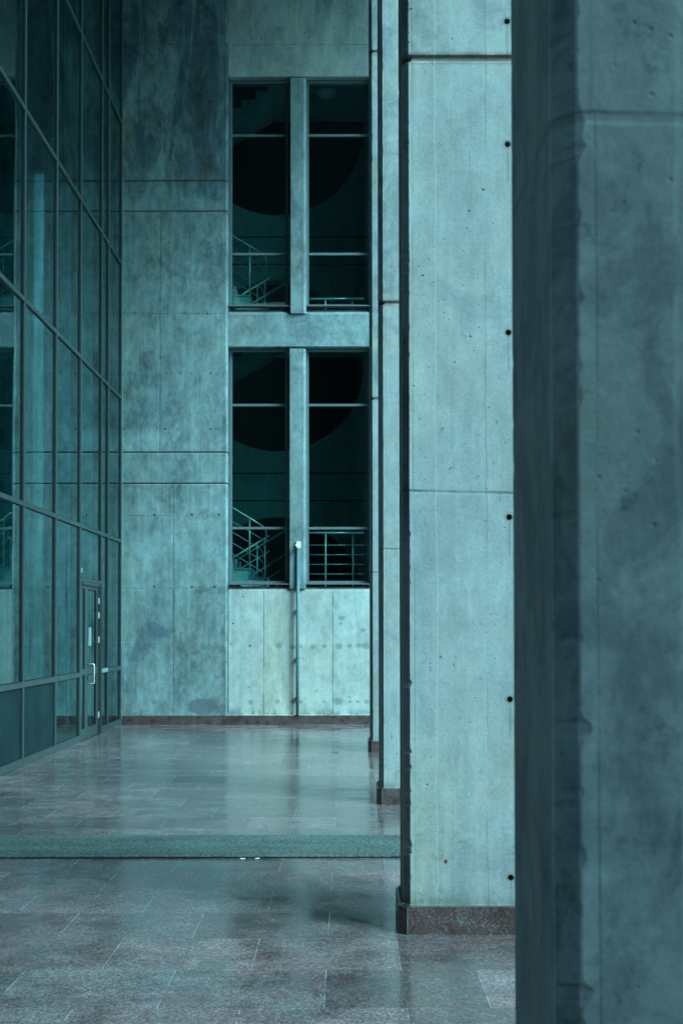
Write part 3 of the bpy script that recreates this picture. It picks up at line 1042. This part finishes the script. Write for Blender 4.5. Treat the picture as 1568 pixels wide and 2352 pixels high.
for o in list(fac.children):
    if o.name.startswith("pane"):           # every pane sits a hair out of true
        q = [random.uniform(-0.0005, 0.0005) for _ in range(4)]
        ys = [v.co.y for v in o.data.vertices]
        zs = [v.co.z for v in o.data.vertices]
        ym, zm = (min(ys) + max(ys)) / 2, (min(zs) + max(zs)) / 2
        for v in o.data.vertices:
            v.co.x += q[(v.co.y > ym) * 2 + (v.co.z > zm)]

# door (narrow leaf, main leaf, dark hinge jamb)
d0, d1 = DOOR[0] + mw / 2, DOOR[1] - mw / 2
YA, YJ = yM(200.5), yM(226.8)
ZT = 2.30 - 0.028
def leaf(name, a, b_, st_a, st_b):
    f = 0.075
    bm = bmesh.new()
    X0, X1 = GX - 0.012, XG - 0.006
    box(bm, X0, X1, a, a + st_a, 0.012, ZT, 0.004)
    box(bm, X0, X1, b_ - st_b, b_, 0.012, ZT, 0.004)
    box(bm, X0 + .002, X1 - .002, a + st_a, b_ - st_b, 0.012, 0.16, 0.003)
    box(bm, X0 + .002, X1 - .002, a + st_a, b_ - st_b, ZT - 0.10, ZT, 0.003)
    box(bm, X0 + .002, X1 - .002, a + st_a, b_ - st_b, 0.93, 1.02, 0.003)
    o = link(name, bm, M['alu'], fac)
    for z0, z1 in ((0.16, 0.93), (1.02, ZT - 0.10)):
        bx("pane", M['glass'], o, GX - 0.003, GX, a + st_a, b_ - st_b, z0, z1)
        bm = bmesh.new()
        box(bm, GX, GX + 0.012, b_ - st_b - 0.018, b_ - st_b, z0, z1)
        box(bm, GX, GX + 0.012, a + st_a, b_ - st_b - 0.018, z1 - 0.012, z1)
        link("bead", bm, M['gasket'], o)
    return o
leaf("door", d0 + 0.004, YA - 0.004, 0.06, 0.09)['label'] = "narrow fixed leaf of the glass door"
dr = leaf("door", YA + 0.004, YJ - 0.004, 0.10, 0.10)
dr['label'] = "main leaf of the glass door with a long pull handle"
# pull handle standing off the leaf
yh = YA + 0.05
zt_, zb_ = 1.085, 0.80
hx = XG + 0.095
hp = []
rr = 0.022
hp.append((XG - 0.01, yh, zt_))
hp.append((hx - rr, yh, zt_))
for k in range(1, 6):
    a = R(90 - 18 * k)
    hp.append((hx - rr + rr * math.cos(a), yh, zt_ - rr + rr * math.sin(a)))
for k in range(0, 5):
    a = R(-18 * k)
    hp.append((hx - rr + rr * math.cos(a), yh, zb_ + rr + rr * math.sin(a)))
hp.append((hx - rr, yh, zb_))
hp.append((XG - 0.01, yh, zb_))
tb("handle", M['chrome'], dr, hp, 0.0125, 12)
bx("lock", M['black'], dr, XG - 0.01, XG + 0.004, YA + 0.04, YA + 0.075, 0.855, 0.915, bev=0.003)
bx("sticker", M['sticker'], dr, GX + 0.0005, GX + 0.0015, YA + 0.28, YA + 0.50, 1.345, 1.62)['label'] = "tall pale sticker on the door glass"
jb = bx("door_jamb", M['gasket'], fac, GX - 0.01, XG + 0.004, YJ, d1, 0.0, ZT)
for z in (2.02, 1.80, 1.43, 0.30):
    bx("hinge", M['hinge'], dr, XG - 0.004, XG + 0.012, YJ - 0.02, YJ + 0.03, z - 0.045, z + 0.045, bev=0.003)
bx("door_closer", M['alu'], dr, XG - 0.006, XG + 0.02, d0 + 0.1, YJ - 0.06, ZT - 0.045, ZT - 0.005, bev=0.004)
bx("sticker", M['sticker'], fac, GX + 0.001, GX + 0.002, DOOR[0] + 0.09, DOOR[0] + 0.26, 2.40, 2.47)['label'] = "small square pale sticker above the door"
bx("sticker", M['sticker'], fac, XG, XG + 0.001, DOOR[1] + 0.03, yM(249.5) - 0.03, 0.925, 0.985)['label'] = "pale strip stuck on the rail right of the door"
# bright edge trim where the glass wall meets the concrete
bx("edge_trim", M['sticker'], fac, XG, XG + 0.008, YB - 0.012, YB - 0.002, 1.3, 9.2)

# ------------------------------------------------------------------ lobby behind the glass
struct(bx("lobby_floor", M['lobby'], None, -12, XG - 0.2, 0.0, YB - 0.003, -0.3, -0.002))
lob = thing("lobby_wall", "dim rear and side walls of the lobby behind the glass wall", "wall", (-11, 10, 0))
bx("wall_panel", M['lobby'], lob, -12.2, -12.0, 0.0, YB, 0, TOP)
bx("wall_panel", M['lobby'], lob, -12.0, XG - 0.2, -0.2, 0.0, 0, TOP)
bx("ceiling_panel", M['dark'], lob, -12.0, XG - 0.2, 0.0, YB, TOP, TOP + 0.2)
t = thing("floor_box", "small black box on the lobby floor behind the clear lower pane left of the door", "box", (-4.66, 23.0, 0))
bx("body", M['black'], t, -4.82, -4.55, 22.9, 23.1, 0.0, 0.13, bev=0.01)
bx("lid", M['black'], t, -4.83, -4.54, 22.89, 23.11, 0.13, 0.15, bev=0.004)

# ------------------------------------------------------------------ stairwell behind the windows
YI = 27.3                          # rear wall of the stairwell
IX0, IX1 = -4.98, 0.36
PER = 4.57
sw = thing("stairwell_wall", "dark concrete rear wall of the stairwell with big round openings, seen through the windows", "wall", (-2, YI, 0))
bm = bmesh.new()
zc0 = at(637, 1384, YI).z
cxc = at(637, 1100, YI).x
RAD = 1.66
# frontal plate with round openings, built as one polygon strip per storey
NSEG = 64
for k in range(3):
    zc = zc0 + PER * k
    zlo, zhi = (zc - PER / 2 if k else -0.3), (zc + PER / 2 if k < 2 else TOP)
    ring_i = [bm.verts.new((cxc + RAD * math.cos(2 * math.pi * i / NSEG), YI, zc + RAD * math.sin(2 * math.pi * i / NSEG))) for i in range(NSEG)]
    ring_b = [bm.verts.new((v.co.x, YI + 0.35, v.co.z)) for v in ring_i]
    ring_o = []
    for i in range(NSEG):
        a = 2 * math.pi * i / NSEG
        dx, dz = math.cos(a), math.sin(a)
        cand = []
        if dx > 1e-6: cand.append((IX1 + 0.4 - cxc) / dx)
        if dx < -1e-6: cand.append((IX0 - cxc) / dx)
        if dz > 1e-6: cand.append((zhi - zc) / dz)
        if dz < -1e-6: cand.append((zlo - zc) / dz)
        s0 = min(cand)
        ring_o.append(bm.verts.new((cxc + dx * s0, YI, zc + dz * s0)))
    corners = [(IX1 + 0.4, zhi), (IX0, zhi), (IX0, zlo), (IX1 + 0.4, zlo)]
    for i in range(NSEG):
        j = (i + 1) % NSEG
        bm.faces.new((ring_i[i], ring_o[i], ring_o[j], ring_i[j]))
        bm.faces.new((ring_i[i], ring_i[j], ring_b[j], ring_b[i]))
        o1, o2 = ring_o[i].co, ring_o[j].co
        if abs(o1.x - o2.x) > 1e-4 and abs(o1.z - o2.z) > 1e-4:
            cx_, cz_ = min(corners, key=lambda q: (q[0] - o1.x) ** 2 + (q[1] - o1.z) ** 2)
            bm.faces.new((ring_o[i], bm.verts.new((cx_, YI, cz_)), ring_o[j]))
for f in bm.faces:
    f.normal_update()
link("wall_panel", bm, M['inside'], sw)
# horizontal band grooves of that wall
for k in range(3):
    for z in (at(600, 1150, YI).z + PER * k, at(600, 1087, YI).z + PER * k):
        bx("groove", M['gasket'], sw, IX0, IX1, YI - 0.004, YI - 0.001, z - 0.012, z + 0.012)
bx("side_wall", M['inside'], sw, IX1, IX1 + 0.3, 24.66, YI - 0.003, -0.3, TOP)
bx("side_window", M['frost_lit'], sw, IX1 + 0.10, IX1 + 0.11, PY1 + 0.002, 24.655, -0.3, TOP)
bx("side_wall", M['inside'], sw, IX0 - 0.1, IX0, PY1 - 0.002, YI - 0.003, -0.3, TOP)
struct(bx("stairwell_floor", M['inside'], None, IX0 - 0.1, IX1 + 0.3, PY1 + 0.003, YI + 4, -0.5, -0.31))
bx("ceiling_slab", M['inside'], sw, IX0, IX1, PY1 + 0.003, YI - 0.003, 11.62, 11.9)
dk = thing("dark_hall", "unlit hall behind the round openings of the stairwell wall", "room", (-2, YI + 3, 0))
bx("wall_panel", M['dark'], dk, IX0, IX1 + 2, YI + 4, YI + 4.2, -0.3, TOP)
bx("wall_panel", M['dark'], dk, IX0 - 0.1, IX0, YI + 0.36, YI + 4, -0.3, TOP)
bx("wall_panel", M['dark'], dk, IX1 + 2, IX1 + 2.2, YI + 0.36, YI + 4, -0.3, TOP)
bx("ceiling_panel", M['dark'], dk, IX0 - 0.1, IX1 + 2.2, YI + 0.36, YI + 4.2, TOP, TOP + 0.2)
bm = bmesh.new()
# stairs
RISE, RUN, NST = 0.1523, 0.2515, 15
XLAND = at(574, 1290, 24.35).x + RUN
ZL0 = at(600, 1308, 24.35).z - 2 * RISE
stair = thing("staircase", "concrete dog-leg staircase with stainless railings behind the lower and upper windows", "staircase", (-2.5, 25.5, 0))
YA0, YA1 = 24.36, 25.50
YC0, YC1 = 25.80, 26.95
def flight(zl, up, y0, y1):
    pts = []
    sgn = 1 if up else -1
    if up:
        x, z = XLAND, zl
        pts.append((x, z))
        for k in range(NST):
            z += RISE
            pts.append((x, z))
            x -= RUN
            pts.append((x, z))
        pts.append((x, z - 0.22))
        pts.append((XLAND, zl - 0.22))
    else:
        x, z = XLAND, zl
        pts.append((x, z))
        for k in range(NST):
            pts.append((x, z - RISE))
            z -= RISE
            x -= RUN
            pts.append((x, z))
        pts.append((x, z - 0.30))
        pts.append((XLAND, zl - 0.32))
    bm = bmesh.new()
    prism_y(bm, pts, y0, y1)
    f = link("flight", bm, M['inside'], stair)
    if up:  # stone treads and risers with a lip past the side
        bm = bmesh.new()
        x, z = XLAND, zl
        for k in range(8):
            z += RISE
            box(bm, x - RUN - 0.0, x + 0.022, y0 - 0.02, y1, z + 0.001, z + 0.026)
            box(bm, x + 0.001, x + 0.020, y0 - 0.02, y1, z - RISE + 0.027, z + 0.0005)
            x -= RUN
        link("tread", bm, M['pier'], f)
    return f
def rail_up(zl, x_end=0.0):
    rl = []
    yy = YA0 + 0.05
    slope = RISE / RUN
    r = bpy.data.objects.new("railing", None)
    COL.objects.link(r)
    r.parent = stair
    r.matrix_parent_inverse = Matrix.Translation(-stair.location)
    r.location = (XLAND, yy, zl)
    def sub(o):
        return o
    xt = XLAND + 0.02
    def zline(x, off):
        return zl + (XLAND - x) * slope + off
    xfar = XLAND - 2.6
    # handrail: down the flight, round the end and back to the lower flight
    top = 1.03
    hp = [(xfar, yy, zline(xfar, top)), (xt - 0.06, yy, zline(xt - 0.06, top)), (xt - 0.015, yy + 0.005, zline(xt, top) - 0.02), (xt + 0.005, yy + 0.02, zline(xt, top) - 0.07),
          (xt, yy + 0.05, zline(xt, top) - 0.22), (xt - 0.02, yy + 0.15, zline(xt, top) - 0.27)]
    parts = []
    parts.append(("handrail", hp, 0.019))
    for q in range(4):
        off = 0.80 - 0.185 * q
        xe = xt - 0.10
        pp = [(xfar, yy, zline(xfar, off)), (xe, yy, zline(xe, off)), (xe + 0.035, yy, zline(xe, off) - 0.035), (xe + 0.05, yy + 0.02, zline(xe, off) - 0.09),
              (xe + 0.06, yy + 0.05, zline(xe, off) - 0.17)]
        parts.append(("rail", pp, 0.007))
    for xp in (XLAND - 0.26, XLAND - 0.77, XLAND - 1.28, XLAND - 1.79, XLAND - 2.3):
        k = math.floor((XLAND - xp) / RUN) + 1
        zf = zl + k * RISE + 0.02
        parts.append(("post", [(xp, yy, zf), (xp, yy, zline(xp, top) - 0.015)], 0.017))
    # railing of the flight going down behind
    yb = YC0 + 0.02
    def zdn(x, off):
        return zl - (XLAND - x) * slope + off
    x2 = XLAND - 1.6
    parts.append(("handrail", [(XLAND, yb, zdn(XLAND, 0.98)), (x2, yb, zdn(x2, 0.98))], 0.021))
    for q in range(3):
        off = 0.70 - 0.26 * q
        parts.append(("rail", [(XLAND, yb, zdn(XLAND, off)), (x2, yb, zdn(x2, off))], 0.007))
    for xp in (XLAND - 0.08, XLAND - 0.22):
        parts.append(("post", [(xp, yb, zdn(xp, -0.1)), (xp, yb, zdn(xp, 0.96))], 0.014))
    yc = YC1 - 0.05
    parts.append(("handrail", [(XLAND + 0.3, yc, zdn(XLAND + 0.3, 1.0)), (x2, yc, zdn(x2, 1.0))], 0.02))
    for q in range(3):
        off = 0.55 - 0.25 * q
        parts.append(("rail", [(XLAND + 0.3, yc, zdn(XLAND + 0.3, off)), (x2, yc, zdn(x2, off))], 0.007))
    # landing guard across the right-hand window
    xg0, xg1 = -0.80, IX1 - 0.08
    zg = zl + 0.93 if zl < 4 else at(600, 686.5, YA0 - 0.02).z
    ys = YA0 - 0.02
    parts.append(("handrail", [(xg0, ys, zg), (xg1, ys, zg)], 0.021))
    for q in range(4):
        z = zg - 0.21 - 0.165 * q
        parts.append(("rail", [(xg0, ys, z), (xg1, ys, z)], 0.0075))
    for px in (747.6, 810):
        xp = at(px, 1300, ys).x
        parts.append(("post", [(xp, ys, zl), (xp, ys, zg - 0.015)], 0.016))
    for nm, pts, rad in parts:
        bm = bmesh.new()
        tube(bm, pts, rad * 0.82, 10)
        bmesh.ops.recalc_face_normals(bm, faces=bm.faces[:])
        me = bpy.data.meshes.new(nm)
        bm.to_mesh(me)
        bm.free()
        me.materials.append(M['steel'])
        for p in me.polygons:
            p.use_smooth = True
        o = bpy.data.objects.new(nm, me)
        COL.objects.link(o)
        o.parent = r
        o.matrix_parent_inverse = Matrix.Translation(-Vector((XLAND, yy, zl)))
for k in range(3):
    zl = (ZL0, at(600, 680.4, 24.35).z - 2 * RISE, at(600, 680.4, 24.35).z - 2 * RISE + PER)[k]
    if zl < 11.0:
        flight(zl, True, YA0, YA1)
        rail_up(zl)
    if zl > 1:
        flight(zl, False, YC0, YC1)
    if zl < 11.6:
        bx("landing", M['inside'], stair, XLAND + 0.001, IX1 - 0.003, YA0 - 0.05, YC1 + 0.3, zl - 0.2, zl)
# the topmost flight's underside reaches the head of the window
t = thing("ceiling_lamp", "unlit opal dome lamp on the stairwell ceiling, behind the top of the upper right window", "lamp", at(749, 214, 25.6))
lp = at(749, 214, 25.6)
bm = bmesh.new()
bmesh.ops.create_uvsphere(bm, u_segments=24, v_segments=12, radius=0.17)
for v in list(bm.verts):
    v.co.z *= 0.55
    if v.co.z > 0.0:
        v.co.z = 0.0
bmesh.ops.translate(bm, vec=lp, verts=bm.verts)
link("shade", bm, M['opal'], t, True)
bm = bmesh.new()
bmesh.ops.create_cone(bm, cap_ends=True, segments=24, radius1=0.175, radius2=0.175, depth=0.03, matrix=Matrix.Translation(lp + Vector((0, 0, 0.015))))
link("base", bm, M['white'], t)
bx("mount", M['inside'], t, lp.x - 0.05, lp.x + 0.05, lp.y - 0.05, lp.y + 0.05, lp.z + 0.03, 11.62)

# ------------------------------------------------------------------ camera on the pier and its conduit
YF = YB + 0.01
c0, c1 = at(680, 1260, YF), at(690.6, 1244, YF)
t = thing("security_camera", "small white security camera on a square box on the pier between the lower windows", "camera", (c0.x, YF, c0.z))
bx("mounting_box", M['white'], t, c0.x, c1.x, YF - 0.045, YF - 0.0005, c0.z, c1.z, bev=0.004)
bm = bmesh.new()
for sx in (0.008, c1.x - c0.x - 0.008):
    for sz in (0.01, c1.z - c0.z - 0.01):
        box(bm, c0.x + sx - 0.003, c0.x + sx + 0.003, YF - 0.048, YF - 0.0455, c0.z + sz - 0.003, c0.z + sz + 0.003)
link("screw", bm, M['black'], t)
e = Vector((c0.x - 0.004, YF - 0.19, at(680, 1256, YF - 0.19).z))
st = Vector(((c0.x + c1.x) / 2 + 0.008, YF - 0.045, (c0.z + c1.z) / 2 + 0.012))
tb("housing", M['white'], t, [st, st.lerp(e, 0.25), e], 0.029, 24)
dirv = (e - st).normalized()
tb("lens", M['black'], t, [e - dirv * 0.004, e + dirv * 0.003], 0.0225, 20)
pt, pb = at(684.3, 1262, YF - 0.03), at(682.8, 1641, YF - 0.03)
t = thing("conduit_pipe", "blue-grey conduit pipe running down the wall from the security camera to the skirting", "pipe", (pb.x, YF, pb.z))
tb("pipe", M['pipe'], t, [(pt.x, pt.y, c0.z + 0.002), (pb.x + .004, pb.y, 1.2), (pb.x, pb.y, 0.149)], 0.0275, 20)
for z in (2.6, 1.9, 1.1, 0.45):
    bx("clip", M['pipe'], t, pb.x - 0.036 + 0.006, pb.x + 0.036 + 0.006, YF - 0.034, YP - 0.0005 if z < 2.2 else YF - 0.0005, z - 0.008, z + 0.008, bev=0.002)

# ------------------------------------------------------------------ mat and litter
y0, y1 = at(500, 1971.5, 10).y, 0
fm = lambda py: EYE * 10.0 / (EYE - at(798, py, 10.0).z)
ym0, ym1 = fm(1971), fm(1922.5)
t = thing("floor_mat", "grey-green textured runner mat laid across the polished granite floor", "mat", (-1.5, ym0, 0))
bm = bmesh.new()
n = 90
xa, xz = XG + 0.06, 1.9
g = [[], []]
box(bm, xa, xz, ym0, ym1, 0.003, 0.0165, 0.003)
link("pile", bm, M['mat'], t)
bx("backing", M['mat_edge'], t, xa - 0.003, xz + 0.003, ym0 - 0.006, ym1 + 0.004, 0.0005, 0.010)
def litter(px, py, w, d, label, mat='paper', rz=0.0, nm="paper_scrap", cat="litter"):
    yy = fm(py)
    p = at(px, py, yy)
    bm = bmesh.new()
    g = 5
    vv = [[bm.verts.new((p.x + (i / g - .5) * w * (1 + .15 * math.sin(j * 2.1)), p.y + (j / g - .5) * d,
                         0.004 + 0.010 * abs(noise.noise(Vector((i * .7, j * .7, px)))))) for j in range(g + 1)] for i in range(g + 1)]
    for i in range(g):
        for j in range(g):
            bm.faces.new((vv[i][j], vv[i + 1][j], vv[i + 1][j + 1], vv[i][j + 1]))
    r = bmesh.ops.extrude_face_region(bm, geom=bm.faces[:])
    bmesh.ops.translate(bm, vec=(0, 0, 0.002), verts=[v for v in r['geom'] if isinstance(v, bmesh.types.BMVert)])
    bmesh.ops.recalc_face_normals(bm, faces=bm.faces[:])
    return tag(link(nm, bm, M[mat]), label, cat, "litter along the mat")
litter(558, 1974.5, 0.028, 0.028, "tiny white paper scrap at the near edge of the mat, left one of the two")
litter(591, 1974, 0.028, 0.028, "tiny white paper scrap at the near edge of the mat, right one of the two")
litter(769, 1728.5, 0.07, 0.05, "small dark dry leaf on the far floor left of the farthest column base", 'leaf', 0, "dry_leaf", "leaf")

# ------------------------------------------------------------------ unseen column and added light blockers behind the camera
column(COLY[0] - 5.49, "concrete column standing behind the viewer, outside the photo")
t = thing("shading_wall", "added unseen wall that shades the nearest column, behind and to the right of the viewer", "wall", (5, -1, 0))
bx("wall_panel", M['soffit'], t, 1.7, 6.6, -1.4, -1.0, -0.34, 8.5)  # added to keep sun and sky off the nearest shaft
bx("coping", M['soffit'], t, 1.65, 6.65, -1.45, -0.95, 8.5, 8.62)

t = thing("dark_reflection_block", "added unseen dark block far behind the viewer, keeping sky out of the window reflections", "backdrop", (-3, -14, 0))
bx("wall_panel", M['dark'], t, -11.0, 2.2, -16.0, -14.0, -0.34, 15.0)  # added so that the windows mirror dark instead of sky
bx("parapet", M['soffit'], t, -11.05, 2.25, -16.05, -13.95, 15.0, 15.3)
